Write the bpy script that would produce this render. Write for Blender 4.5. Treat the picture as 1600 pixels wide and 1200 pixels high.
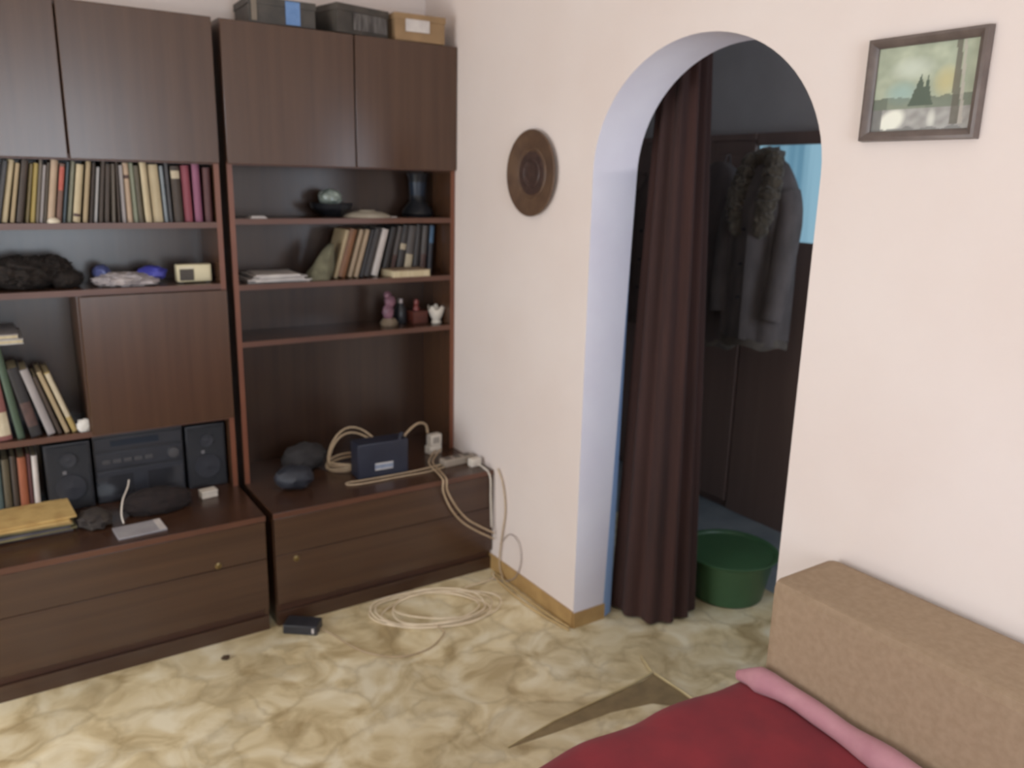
import bpy, bmesh, math, random
from mathutils import Vector, Matrix, noise
for o in list(bpy.data.objects): bpy.data.objects.remove(o)
S = bpy.context.scene
COL = S.collection
random.seed(7)
PI = math.pi

# ------------------------------------------------------------------ camera
CAM_POS = (-1.7016, -3.2165, 1.5876); FPX = 1276.3
PITCH, ROLL, YAW = -0.2421, -0.0233, -0.5874
cam_data = bpy.data.cameras.new('camera'); cam = bpy.data.objects.new('camera', cam_data); COL.objects.link(cam)
cam_data.sensor_width = 36; cam_data.lens = 36 * FPX / 1600; cam_data.clip_start = .02
R3 = Matrix.Rotation(YAW, 3, 'Z') @ Matrix.Rotation(PITCH, 3, 'X') @ Matrix.Rotation(ROLL, 3, 'Y')
fx, fy, fz = R3.col[0], R3.col[1], R3.col[2]
cam.matrix_world = Matrix(((fx[0], fz[0], -fy[0], CAM_POS[0]), (fx[1], fz[1], -fy[1], CAM_POS[1]), (fx[2], fz[2], -fy[2], CAM_POS[2]), (0, 0, 0, 1)))
S.camera = cam
cam_data.dof.use_dof = True; cam_data.dof.focus_distance = 1.0; cam_data.dof.aperture_fstop = 5.6

# ------------------------------------------------------------------ world, daylight, exposure
W = bpy.data.worlds.new('world'); S.world = W; W.use_nodes = True
W.node_tree.nodes['Background'].inputs[0].default_value = (.62, .74, .9, 1)
W.node_tree.nodes['Background'].inputs[1].default_value = 1.0
def area(name, loc, rot, sx, sy, power, color):
    d = bpy.data.lights.new(name, 'AREA'); d.shape = 'RECTANGLE'; d.size = sx; d.size_y = sy; d.energy = power; d.color = color
    o = bpy.data.objects.new(name, d); COL.objects.link(o); o.location = loc; o.rotation_euler = rot
    return o
# daylight entering by the big room window (in the wall behind the photographer), plus an added cool lamp at the windowless hallway end
area('window_daylight', (-1.20, -4.70, 1.50), (PI/2, 0, 0), 1.3, 1.4, 40, (.80, .90, 1.0))
area('balcony_daylight', (-3.92, -1.55, 1.02), (0, -PI/2, 0), 1.7, 1.9, 56, (.94, .97, 1.0))
area('added_hallway_light', (.85, -3.06, 1.5), (PI/2, 0, 0), .6, .9, 10, (.76, .86, 1.0))
S.view_settings.view_transform = 'Standard'; S.view_settings.look = 'None'
S.view_settings.gamma = 1; S.view_settings.use_curve_mapping = False
S.view_settings.exposure = 0.0

# ------------------------------------------------------------------ helpers
def srgb(r, g, b):
    f = lambda c: (c/255)/12.92 if c/255 <= .04045 else ((c/255+.055)/1.055)**2.4
    return (f(r), f(g), f(b), 1)
MATS = {}
def mat(name, c1, c2=None, rough=.6, scale=(8, 8, 8), bump=0, detail=4, spec=.5, lo=.35, hi=.65, metal=0, sheen=0, coat=0):
    """procedural two tone material driven by stretched object-space noise"""
    if name in MATS: return MATS[name]
    m = bpy.data.materials.new(name); m.use_nodes = True; nt = m.node_tree; b = nt.nodes['Principled BSDF']
    b.inputs['Roughness'].default_value = rough; b.inputs['Specular IOR Level'].default_value = spec
    b.inputs['Metallic'].default_value = metal; b.inputs['Sheen Weight'].default_value = sheen
    if coat: b.inputs['Coat Weight'].default_value = coat; b.inputs['Coat Roughness'].default_value = .2
    if c2 is None: c2 = tuple(min(1, c*.86) for c in c1[:3]) + (1,)
    tc = nt.nodes.new('ShaderNodeTexCoord'); mp = nt.nodes.new('ShaderNodeMapping'); mp.inputs['Scale'].default_value = scale
    n = nt.nodes.new('ShaderNodeTexNoise'); n.inputs['Scale'].default_value = 1; n.inputs['Detail'].default_value = detail
    r = nt.nodes.new('ShaderNodeValToRGB'); r.color_ramp.elements[0].position = lo; r.color_ramp.elements[1].position = hi
    r.color_ramp.elements[0].color = c1; r.color_ramp.elements[1].color = c2
    L = nt.links.new
    L(tc.outputs['Object'], mp.inputs['Vector']); L(mp.outputs[0], n.inputs['Vector']); L(n.outputs[0], r.inputs[0]); L(r.outputs[0], b.inputs['Base Color'])
    if bump:
        bp = nt.nodes.new('ShaderNodeBump'); bp.inputs['Strength'].default_value = bump; bp.inputs['Distance'].default_value = .01
        L(n.outputs[0], bp.inputs['Height']); L(bp.outputs[0], b.inputs['Normal'])
    MATS[name] = m
    return m

class MB:
    def __init__(s):
        s.bm = bmesh.new(); s.flat = s.bm.faces.layers.int.new('flat')
    def box(s, x0, x1, y0, y1, z0, z1, bev=0, M=None):
        r = bmesh.ops.create_cube(s.bm, size=1)
        v = r['verts']
        for q in v: q.co = Vector(((x0+x1)/2 + q.co.x*(x1-x0), (y0+y1)/2 + q.co.y*(y1-y0), (z0+z1)/2 + q.co.z*(z1-z0)))
        if bev:
            e = list({e for q in v for e in q.link_edges})
            r2 = bmesh.ops.bevel(s.bm, geom=e, offset=bev, segments=2, affect='EDGES', profile=.6)
            v = list({q for f in r2['faces'] for q in f.verts} | {q for q in v if q.is_valid})
            for f in {f for q in v for f in q.link_faces}:
                f[s.flat] = int(min(e.calc_length() for e in f.edges) > 2*bev)
        if M is not None:
            for q in v: q.co = M @ q.co
        return s
    def tube(s, pts, r, n=8, closed=False):
        pts = [Vector(p) for p in pts]; N = len(pts); rings = []; up = Vector((0, 0, 1)); prev = None
        for i, p in enumerate(pts):
            a = pts[(i-1) % N] if (closed or i > 0) else p; b = pts[(i+1) % N] if (closed or i < N-1) else p
            t = (b-a).normalized() if (b-a).length > 1e-9 else Vector((1, 0, 0))
            if prev is None: u = t.cross(up); u = u if u.length > .05 else t.cross(Vector((1, 0, 0)))
            else: u = prev - t*prev.dot(t)
            u.normalize(); prev = u; w = t.cross(u)
            rr = r[i] if isinstance(r, (list, tuple)) else r
            rings.append([s.bm.verts.new(p + u*math.cos(2*PI*k/n)*rr + w*math.sin(2*PI*k/n)*rr) for k in range(n)])
        for i in range(N if closed else N-1):
            A, B = rings[i], rings[(i+1) % N]
            for k in range(n): s.bm.faces.new((A[k], A[(k+1) % n], B[(k+1) % n], B[k]))
        if not closed:
            s.bm.faces.new(rings[0][::-1]); s.bm.faces.new(rings[-1])
        return s
    def loft(s, rings, cap0=True, cap1=True, closed=True):
        R = [[s.bm.verts.new(p) for p in r] for r in rings]; n = len(R[0])
        for i in range(len(R)-1):
            for k in range(n if closed else n-1): s.bm.faces.new((R[i][k], R[i][(k+1) % n], R[i+1][(k+1) % n], R[i+1][k]))
        if cap0: s.bm.faces.new(R[0][::-1])
        if cap1: s.bm.faces.new(R[-1])
        return s
    def lathe(s, prof, n=32, c=(0, 0, 0), axis='z'):
        rings = []
        for r, z in prof:
            r = max(r, 1e-4); ring = []
            for k in range(n):
                a = 2*PI*k/n; p = (r*math.cos(a), r*math.sin(a), z)
                if axis == 'x': p = (-z, p[0], p[1])
                ring.append((c[0]+p[0], c[1]+p[1], c[2]+p[2]))
            rings.append(ring)
        return s.loft(rings)
    def blob(s, c, r, amp=.12, f=12, seed=0, sub=3, flat=None):
        q = bmesh.ops.create_icosphere(s.bm, subdivisions=sub, radius=1)['verts']
        for v in q:
            d = v.co.normalized(); k = 1 + amp*noise.noise(Vector((d.x*f*.1+seed, d.y*f*.1+seed*2, d.z*f*.1)) * 3) + amp*.5*noise.noise(d*f*.8 + Vector((seed,)*3))
            v.co = Vector((c[0]+d.x*r[0]*k, c[1]+d.y*r[1]*k, c[2]+d.z*r[2]*k))
            if flat is not None and v.co.z < flat: v.co.z = flat
        return s
    def poly(s, pts, axis, a, b):
        """prism: 2D outline pts extruded along axis from a to b"""
        mk = {'x': lambda p, t: (t, p[0], p[1]), 'y': lambda p, t: (p[0], t, p[1]), 'z': lambda p, t: (p[0], p[1], t)}[axis]
        return s.loft([[mk(p, a) for p in pts], [mk(p, b) for p in pts]])
    def obj(s, name, m, parent=None, smooth=True, wd=None):
        bmesh.ops.recalc_face_normals(s.bm, faces=s.bm.faces)
        me = bpy.data.meshes.new(name)
        if parent is not None:
            rt = parent if 'origin' in parent else parent.parent
            off = -Vector(rt['origin']) if rt is not None and 'origin' in rt else Vector((0, 0, 0))
            for v in s.bm.verts: v.co += off
        sm = [f[s.flat] == 0 for f in s.bm.faces]
        s.bm.faces.layers.int.remove(s.flat)
        s.bm.to_mesh(me); s.bm.free(); me.materials.append(m)
        if smooth:
            me.set_sharp_from_angle(angle=math.radians(35))
            me.polygons.foreach_set('use_smooth', sm)
        o = bpy.data.objects.new(name, me); COL.objects.link(o)
        if parent is not None: o.parent = parent
        return o
ORIGINS = []
def thing(name, label, cat, loc, group=None):
    """an Empty at the base of a thing; parts are then given in world coordinates"""
    o = bpy.data.objects.new(name, None); o.empty_display_size = .05; COL.objects.link(o); o.location = loc
    o['origin'] = loc; ORIGINS.append(o); return tag(o, label, cat, group)
def tag(o, label, cat, group=None):
    o['label'] = label; o['category'] = cat
    if group: o['group'] = group
    return o
def struct(o): o['kind'] = 'structure'; return o
def based(o, p):
    """move the origin of a one-mesh thing to its base point p"""
    for v in o.data.vertices: v.co -= Vector(p)
    o.location = p; return o

# ------------------------------------------------------------------ materials
def wood(name, scale, c1, c2, rough=.27):
    return mat(name, c1, c2, rough=rough, scale=scale, detail=6, lo=.25, hi=.75, bump=.012, spec=.7)
VW = wood('walnut_vertical_grain', (34, 34, 1.3), srgb(68, 44, 30), srgb(82, 56, 39))
HW = wood('walnut_horizontal_grain', (1.3, 30, 34), srgb(58, 37, 27), srgb(76, 51, 36))
EDGE = wood('walnut_edge_band', (9, 9, 6), srgb(104, 56, 36), srgb(120, 68, 42), .4)
SEDGE = wood('walnut_shelf_edge', (6, 9, 9), srgb(80, 45, 31), srgb(94, 56, 38), .4)
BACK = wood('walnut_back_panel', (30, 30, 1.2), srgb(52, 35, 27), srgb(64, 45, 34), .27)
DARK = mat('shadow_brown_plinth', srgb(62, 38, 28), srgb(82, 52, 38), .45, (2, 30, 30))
METAL = mat('dull_brass', srgb(140, 120, 80), rough=.35, metal=.8)
WALL = mat('peach_wall_paint', srgb(234, 222, 216), srgb(230, 216, 209), .75, (2.2, 2.2, 2.2), bump=.05, detail=8, spec=.25)
JAMB = mat('whitewashed_arch_reveal', srgb(232, 227, 235), srgb(226, 220, 230), .7, (5, 5, 5), bump=.05)
CEIL = mat('ceiling_paint', srgb(246, 240, 234), srgb(243, 236, 229), .9, (3, 3, 3))
HALLW = mat('hallway_wall_paint', srgb(206, 202, 202), srgb(196, 192, 192), .8, (4, 4, 4))
SKIRT = mat('ochre_lino_skirting', srgb(184, 150, 98), srgb(166, 132, 84), .5, (14, 14, 14))
WHITEP = mat('white_window_paint', srgb(225, 225, 222), rough=.5)

def floor_material():
    m = bpy.data.materials.new('stone_pattern_lino'); m.use_nodes = True; nt = m.node_tree; L = nt.links.new; b = nt.nodes['Principled BSDF']
    N = lambda t, **k: [nt.nodes.new(t)][0]
    tc = N('ShaderNodeTexCoord')
    n0 = N('ShaderNodeTexNoise'); n0.inputs['Scale'].default_value = 5; n0.inputs['Detail'].default_value = 4
    mx = N('ShaderNodeVectorMath'); mx.operation = 'MULTIPLY_ADD'; mx.inputs[1].default_value = (.34, .34, 0)
    L(tc.outputs['Object'], n0.inputs['Vector']); L(n0.outputs['Color'], mx.inputs[0]); L(tc.outputs['Object'], mx.inputs[2])
    v = N('ShaderNodeTexVoronoi'); v.feature = 'DISTANCE_TO_EDGE'; v.inputs['Scale'].default_value = 4.4; L(mx.outputs[0], v.inputs['Vector'])
    vc = N('ShaderNodeTexVoronoi'); vc.feature = 'F1'; vc.inputs['Scale'].default_value = 4.4; L(mx.outputs[0], vc.inputs['Vector'])
    n1 = N('ShaderNodeTexNoise'); n1.inputs['Scale'].default_value = 6.5; n1.inputs['Detail'].default_value = 4; n1.inputs['Distortion'].default_value = 1.1
    L(tc.outputs['Object'], n1.inputs['Vector'])
    r1 = N('ShaderNodeValToRGB'); e = r1.color_ramp.elements
    e[0].position = .33; e[0].color = srgb(190, 170, 130); e[1].position = .68; e[1].color = srgb(240, 230, 202)
    k = r1.color_ramp.elements.new(.5); k.color = srgb(222, 206, 168)
    L(n1.outputs[0], r1.inputs[0])
    rc = N('ShaderNodeValToRGB'); rc.color_ramp.elements[0].color = (.84, .83, .82, 1); rc.color_ramp.elements[1].color = (1.08, 1.06, 1.02, 1)
    L(vc.outputs['Color'], rc.inputs[0])
    m1 = N('ShaderNodeMix'); m1.data_type = 'RGBA'; m1.blend_type = 'MULTIPLY'; m1.inputs[0].default_value = .8
    L(r1.outputs[0], m1.inputs[6]); L(rc.outputs[0], m1.inputs[7])
    re = N('ShaderNodeValToRGB'); re.color_ramp.elements[0].position = 0; re.color_ramp.elements[0].color = (.62, .58, .52, 1)
    re.color_ramp.elements[1].position = .1; re.color_ramp.elements[1].color = (1, 1, 1, 1)
    L(v.outputs['Distance'], re.inputs[0])
    m2 = N('ShaderNodeMix'); m2.data_type = 'RGBA'; m2.blend_type = 'MULTIPLY'; m2.inputs[0].default_value = .5
    L(m1.outputs[2], m2.inputs[6]); L(re.outputs[0], m2.inputs[7]); L(m2.outputs[2], b.inputs['Base Color'])
    b.inputs['Roughness'].default_value = .42; b.inputs['Specular IOR Level'].default_value = .35
    return m
FLOOR = floor_material()

# ------------------------------------------------------------------ setting
Y1, Y2, ZS, ZT, TH = -1.1007, -1.9545, 1.622, 1.9868, .195
YB, YF, XL, CH = .055, -4.8, -4.0, 2.56      # back wall, window wall, left wall, ceiling
XH = 1.4; YH0, YH1 = .75, -3.1               # hallway far wall, its two ends
struct(MB().box(XL-.1, XH+.1, YF-.1, YH0+.1, -.08, 0).obj('floor', FLOOR))
struct(MB().box(.86, XH, YH1, YH0, 0, .0012).obj('floor_hallway', mat('blue_grey_floor', srgb(150, 158, 162), srgb(130, 140, 146), .35, (7, 7, 7))))  # thin blue-grey sheet over the far part of the hallway floor
struct(MB().box(XL-.1, XH+.1, YF-.1, YH0+.1, CH, CH+.08).obj('ceiling', CEIL))
struct(MB().box(XL, 0, YB, YB+.12, 0, CH).obj('wall_back', WALL))
by0, by1, bz1 = -2.55, -.55, 2.05       # balcony door opening in the left wall
w = MB(); w.box(XL-.1, XL, YF, by0, 0, CH).box(XL-.1, XL, by1, YB+.12, 0, CH).box(XL-.1, XL, by0, by1, bz1, CH).box(XL-.1, XL, by0, by1, 0, .14)
struct(w.obj('wall_left', WALL))
# window wall behind the photographer, with its opening
wx0, wx1, wz0, wz1 = -1.88, -.52, .78, 2.22
w = MB()
w.box(XL, wx0, YF-.12, YF, 0, CH); w.box(wx1, 0, YF-.12, YF, 0, CH); w.box(wx0, wx1, YF-.12, YF, 0, wz0); w.box(wx0, wx1, YF-.12, YF, wz1, CH)
struct(w.obj('wall_front', WALL))
win = bpy.data.objects.new('window_1', None); COL.objects.link(win); win.location = (-1.2, YF, wz0); win['origin'] = (-1.2, YF, wz0); win['kind'] = 'structure'
f = MB()
for a, b_ in ((wx0, wx0+.06), (-1.23, -1.17), (wx1-.06, wx1)): f.box(a, b_, YF-.09, YF-.03, wz0, wz1)
f.box(wx0, wx1, YF-.09, YF-.03, wz0, wz0+.06); f.box(wx0, wx1, YF-.09, YF-.03, wz1-.06, wz1)
f.obj('window_frame', WHITEP, win)
gl = bpy.data.materials.new('window_glass'); gl.use_nodes = True; gb = gl.node_tree.nodes['Principled BSDF']
gb.inputs['Transmission Weight'].default_value = 1; gb.inputs['Roughness'].default_value = 0; gb.inputs['Base Color'].default_value = (.9, .97, 1, 1)
for a, b_ in ((wx0+.06, -1.23), (-1.17, wx1-.06)): MB().box(a, b_, YF-.065, YF-.059, wz0+.06, wz1-.06).obj('pane', gl, win)

dr = bpy.data.objects.new('door_1', None); COL.objects.link(dr); dr.location = (XL, -1.55, .14); dr['origin'] = (XL, -1.55, .14); dr['kind'] = 'structure'
f = MB()
for a, b_ in ((by0, by0+.07), (-1.59, -1.51), (by1-.07, by1)): f.box(XL-.085, XL-.03, a, b_, .14, bz1)
f.box(XL-.085, XL-.03, by0, by1, .14, .22); f.box(XL-.085, XL-.03, by0, by1, bz1-.07, bz1)
f.obj('door_frame', WHITEP, dr)
for a, b_ in ((by0+.07, -1.59), (-1.51, by1-.07)): MB().box(XL-.06, XL-.054, a, b_, .22, bz1-.07).obj('pane', gl, dr)

# arch wall
def arch_pts(n=40):
    yc, r = (Y1+Y2)/2, (Y1-Y2)/2
    return [(yc + r*math.cos(PI*i/n), ZS + (ZT-ZS)*math.sin(PI*i/n)) for i in range(n+1)]
def wall_arch():
    bm = bmesh.new(); ap = arch_pts(); CF = .02
    yc = (Y1+Y2)/2
    outline = [(Y1, 0)] + ap + [(Y2, 0)]
    def off(p, d):
        if p[1] == 0: return (p[0] + (d if p[0] > yc else -d), 0)
        v = Vector((p[0]-yc, max(0, p[1]-ZS))).normalized(); return (p[0]+v.x*d, p[1]+v.y*d)
    V = lambda x, p: bm.verts.new((x, p[0], p[1]))
    def face(vs, mi):
        q = bm.faces.new(vs); q.material_index = mi; q.smooth = mi == 1
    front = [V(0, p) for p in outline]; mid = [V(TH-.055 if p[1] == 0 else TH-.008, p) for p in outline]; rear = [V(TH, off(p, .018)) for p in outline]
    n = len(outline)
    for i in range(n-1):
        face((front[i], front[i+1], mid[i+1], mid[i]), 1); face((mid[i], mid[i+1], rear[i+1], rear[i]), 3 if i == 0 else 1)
    for x, rim, mi in ((0, front, 0), (TH, rear, 2)):
        top = [bm.verts.new((x, v.co.y, CH)) for v in rim[1:-1]]
        for i in range(len(top)-1): face((rim[i+1], rim[i+2], top[i+1], top[i]), mi)
        a0, a1 = (YB+.12 if x == 0 else YH0), YF
        for s, e, end in ((0, 0, a0), (-1, -1, a1)):
            b0 = bm.verts.new((x, end, 0)); b1 = bm.verts.new((x, end, CH))
            face((rim[s], rim[1 if s == 0 else -2], top[e], b1, b0), mi)
    bmesh.ops.recalc_face_normals(bm, faces=bm.faces)
    me = bpy.data.meshes.new('wall_right'); bm.to_mesh(me); bm.free()
    for m in (WALL, JAMB, HALLW, mat('blue_light_edge_tint', srgb(150, 178, 218), srgb(140, 168, 210), .7)): me.materials.append(m)  # last slot: cool hallway light painted into the rear edge strip
    me.set_sharp_from_angle(angle=math.radians(40))
    o = bpy.data.objects.new('wall_right', me); COL.objects.link(o); struct(o)
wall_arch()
# skirting: the lino turned up the wall
b = MB(); b.box(-.006, 0, Y1, YB, 0, .066); struct(b.obj('baseboard_right', SKIRT))
b = MB(); b.box(0, TH-.05, Y1-.006, Y1, 0, .06); struct(b.obj('baseboard_arch', SKIRT))
b = MB(); b.box(-.006, 0, YF, Y2, 0, .066); struct(b.obj('baseboard_sofa', SKIRT))
# hallway
struct(MB().box(XH, XH+.1, YH1, YH0, 0, CH).obj('wall_far', HALLW))
struct(MB().box(TH, XH+.1, YH0, YH0+.1, 0, CH).obj('wall_far_left', HALLW))
struct(MB().box(TH, XH+.1, YH1-.1, YH1, 0, CH).obj('wall_far_right', HALLW))

# lino seam in front of the arch: a grey-brown wedge where the two sheets part
b = MB(); b.poly([(-.56, -1.527), (-.37, -1.502), (.0, -1.484), (.055, -1.472), (.066, -1.675), (.02, -1.662), (-.06, -1.590), (-.2, -1.556), (-.4, -1.542)], 'z', .0004, .0016)
struct(b.obj('trim_1', mat('grey_brown_seam', srgb(128, 110, 80), srgb(146, 126, 92), .7, (18, 18, 18))))
b = MB(); b.tube([(-.56, -1.524, .002), (-.37, -1.500, .004), (-.05, -1.483, .005), (.05, -1.470, .008), (.09, -1.37, .004)], [.002, .003, .004, .005, .002], 6)
struct(b.obj('trim_2', mat('curled_lino_edge', srgb(214, 196, 150), srgb(196, 176, 130), .5, (20, 20, 20))))
b = MB(); b.tube([(.058, -1.475, .004), (.062, -1.60, .006), (.064, -1.70, .004)], .004, 6)
struct(b.obj('trim_3', MATS['curled_lino_edge']))

# ------------------------------------------------------------------ wall units
PT = .018; YP = -.205; YD = -.2212; YBASE = -.544; ZB = .441; ZD = 1.64; H = 2.10
def wall_unit(label, x0, x1, split, shelves, keyx, keyz, niche=None):
    t = thing('wall_unit', label, 'cabinet', ((x0+x1)/2, -.25, 0), 'brown wall units')
    def shelf(z, a, b, d=0):
        s = MB().box(a, b, YP+.001+d, .04, z-.02, z).obj('shelf', HW, t)
        MB().box(a, b, YP-.002+d, YP+.001+d, z-.02, z).obj('edge_band', SEDGE, s)
    for a in (x0, x1-PT):
        p = MB().box(a, a+PT, YP, .05, ZB, H).obj('side_panel', VW, t)
        MB().box(a, a+PT, YP-.002, YP, ZB, ZD-.004).obj('edge_band', EDGE, p)
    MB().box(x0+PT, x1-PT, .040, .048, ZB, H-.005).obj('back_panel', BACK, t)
    MB().box(x0+PT, x1-PT, YP, .04, H-.018, H-.0005).obj('top_panel', HW, t)
    shelf(ZD+.004, x0+PT, x1-PT, .004)
    for a, b in ((x0, split-.0025), (split+.0025, x1)):
        MB().box(a, b, YD, YP-.0005, ZD-.012, H-.002, bev=.0025).obj('door', VW, t)
    for z in shelves: shelf(z, x0+PT, x1-PT)
    # base with a wide top, two long fronts and a set-back plinth
    for a in (x0, x1-PT): MB().box(a, a+PT, YBASE+.018, .05, 0, ZB-.02).obj('base_side', VW, t)
    bt = MB().box(x0, x1, YBASE+.002, .05, ZB-.02, ZB, bev=.002).obj('base_top', HW, t)
    MB().box(x0, x1, YBASE-.001, YBASE+.002, ZB-.02, ZB-.001).obj('edge_band', SEDGE, bt)
    MB().box(x0+.002, x1-.002, YBASE, YBASE+.017, .2805, ZB-.0215, bev=.0015).obj('drawer_front', HW, t)
    d = MB().box(x0+.002, x1-.002, YBASE, YBASE+.017, .088, .2785, bev=.0015).obj('drawer_front', HW, t)
    k = MB(); k.lathe([(.0, 0), (.011, 0), (.011, .003), (.005, .005), (.004, .001), (0, .001)], 16)
    for v in k.bm.verts: v.co = Vector((keyx+v.co.x, YBASE-v.co.z, keyz+v.co.y))
    k.obj('keyhole_plate', METAL, t)
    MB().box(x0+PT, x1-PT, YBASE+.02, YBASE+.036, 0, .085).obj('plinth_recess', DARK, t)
    MB().box(x0+.002, x1-.002, YBASE+.006, YBASE+.019, 0, .055, bev=.002).obj('plinth', HW, t)
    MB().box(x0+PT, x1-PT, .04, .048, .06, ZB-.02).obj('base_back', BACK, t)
    if niche:
        za, zb, dx = niche
        MB().box(dx-PT, dx, YP+.002, .04, zb, za-.02).obj('divider', VW, t)
        MB().box(dx-.012, x1-.002, YD, YP-.003, zb-.012, za-.022, bev=.0025).obj('flap_door', VW, t)
    return t
wall_unit('dark brown wall unit with three open shelves, standing in the corner beside the arch wall', -.914, -.003, -.436, [1.439, 1.203, .992], -.838, .255)
wall_unit('dark brown wall unit with book rows and a closed flap door, left in the photo', -1.85, -.941, -1.402, [1.428, 1.212, .728], -1.109, .294, (1.212, .728, -1.405))

# ------------------------------------------------------------------ books
PAGES = mat('book_pages', srgb(206, 192, 160), srgb(188, 172, 138), .9, (60, 60, 4))
BOOKC = {'dark grey': (78, 76, 78), 'cream': (214, 192, 148), 'tan': (186, 160, 118), 'dark brown': (74, 58, 46), 'olive': (140, 122, 76),
 'yellow': (196, 168, 84), 'grey-brown': (124, 112, 98), 'pale grey': (168, 158, 156), 'pinkish cream': (208, 176, 144), 'red-topped brown': (132, 92, 76),
 'slate blue': (84, 100, 110), 'grey-green': (152, 152, 128), 'white': (196, 192, 190), 'pale blue-grey': (150, 160, 166), 'dark olive': (98, 86, 62),
 'pale green': (160, 166, 138), 'pinkish red': (168, 72, 88), 'mauve pink': (160, 86, 120), 'maroon': (98, 52, 52), 'orange-brown': (150, 96, 56),
 'black': (44, 40, 42), 'beige': (176, 148, 116), 'bright white': (226, 214, 206), 'charcoal': (70, 64, 62), 'smoky grey': (104, 96, 92), 'blue-topped dark': (58, 56, 64),
 'faded red': (150, 84, 78), 'green': (74, 96, 72), 'teal': (86, 108, 108), 'orange-red': (176, 92, 56), 'gold': (196, 164, 92)}
def cover_mat(c):
    r, g, b = BOOKC[c]; y = (r+g+b)/3; r, g, b = [(.84*q + .16*y)*.93 for q in (r, g, b)]
    return mat('cover_' + c.replace(' ', '_').replace('-', '_'), srgb(r, g, b), srgb(r*.9, g*.9, b*.9), .5, (40, 40, 9))
LBL = mat('pale_spine_label', srgb(200, 186, 160), srgb(180, 166, 140), .6, (90, 90, 30))
LBLD = mat('dark_spine_label', srgb(70, 52, 50), srgb(90, 66, 60), .6, (90, 90, 30))
LBLB = mat('blue_spine_label', srgb(92, 122, 150), srgb(70, 96, 124), .6, (60, 60, 30))
LBLR = mat('red_spine_label', srgb(190, 104, 88), srgb(170, 84, 74), .6, (60, 60, 30))
def book(label, c, x, y, z, t, h, d, tilt, group, stripe=None, name='book', rz=0):
    """an upright book whose spine faces the room, leaning by tilt degrees; local origin = bottom of the spine"""
    r = bpy.data.objects.new(name, None); r.empty_display_size = .03; COL.objects.link(r)
    a = math.radians(tilt)
    r.location = (x, y, z + t/2*abs(math.sin(a)) + .0004); r.rotation_euler = (0, a, rz)
    tag(r, label, 'book', group)
    m = MB(); b = min(.0025, t*.16); hw = t/2
    m.poly([(-hw, .004), (-hw*.55, .0006), (0, 0), (hw*.55, .0006), (hw, .004), (hw, d), (hw-b, d), (hw-b, .006), (-hw+b, .006), (-hw+b, d), (-hw, d)], 'z', 0, h)
    m.obj('cover', cover_mat(c), r)
    MB().box(-hw+b, hw-b, .0065, d-.004, .003, h-.004).obj('pages', PAGES, r)
    if stripe:
        z0, z1, lm = stripe
        MB().poly([(-hw*.97, .0036), (-hw*.55, -.0004), (0, -.001), (hw*.55, -.0004), (hw*.97, .0036), (hw*.55, .003), (-hw*.55, .003)], 'z', h*z0, h*z1).obj('spine_label', lm, r)
    return r
def corners(x, t, h, a):
    a = math.radians(a); z0 = t/2*abs(math.sin(a))
    return [(x + px*math.cos(a) + pz*math.sin(a), z0 - px*math.sin(a) + pz*math.cos(a)) for px, pz in ((-t/2, 0), (t/2, 0), (t/2, h), (-t/2, h))]
def apart(A, B):
    for P in (A, B):
        for i in range(4):
            ex, ez = P[(i+1) % 4][0]-P[i][0], P[(i+1) % 4][1]-P[i][1]; n = (-ez, ex)
            a = [p[0]*n[0]+p[1]*n[1] for p in A]; b = [p[0]*n[0]+p[1]*n[1] for p in B]
            if max(a) < min(b) or max(b) < min(a): return True
    return False
def settle(rows):
    """push books (x, t, h, a) to the right until each clears the one before it"""
    out = []
    for x, t, h, a in rows:
        if out:
            while not apart(out[-1], corners(x-.0007, t, h, a)): x += .0006
        out.append(corners(x, t, h, a)); yield x
ORD = 'first second third fourth fifth sixth seventh eighth ninth tenth eleventh twelfth thirteenth fourteenth fifteenth sixteenth seventeenth eighteenth nineteenth twentieth twenty-first twenty-second twenty-third twenty-fourth twenty-fifth twenty-sixth twenty-seventh twenty-eighth twenty-ninth thirtieth thirty-first thirty-second thirty-third'.split()
TOPROW = [(-1.613,.014,12.0,'dark grey'),(-1.596,.018,11.6,'cream'),(-1.575,.013,10.6,'tan'),(-1.555,.02,10.2,'dark brown'),(-1.535,.012,9.4,'olive'),(-1.521,.015,8.8,'yellow'),
 (-1.508,.010,8.6,'grey-brown'),(-1.497,.011,8.6,'pale grey'),(-1.486,.010,8.6,'grey-brown'),(-1.469,.023,8.6,'pinkish cream'),(-1.447,.016,8.6,'red-topped brown'),(-1.432,.010,8.6,'slate blue'),
 (-1.417,.014,8.6,'grey-green'),(-1.396,.023,8.5,'cream'),(-1.371,.015,8.0,'tan'),(-1.354,.013,7.6,'dark brown'),(-1.339,.011,7.2,'white'),(-1.324,.014,6.8,'dark brown'),(-1.306,.016,5.6,'dark brown'),
 (-1.288,.014,3.6,'grey-brown'),(-1.275,.010,1.9,'dark brown'),(-1.263,.012,.6,'pale grey'),(-1.245,.019,-.3,'pinkish cream'),(-1.221,.017,-1.1,'pale green'),(-1.201,.017,-1.3,'dark olive'),
 (-1.177,.022,-1.8,'cream'),(-1.146,.035,-2.0,'cream'),(-1.119,.013,-2.0,'pale blue-grey'),(-1.105,.012,-1.4,'dark grey'),(-1.08,.032,-1.2,'dark brown'),(-1.046,.030,-1.2,'pinkish red'),(-1.012,.027,-.6,'mauve pink'),(-.980,.025,0,'maroon')]
top_h = [.19 + .006*math.sin(i*2.3) - (.008 if i in (4, 7, 16) else 0) for i in range(33)]
top_x = list(settle([(x, t*.88, top_h[i], a) for i, (x, t, a, c) in enumerate(TOPROW)]))
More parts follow.
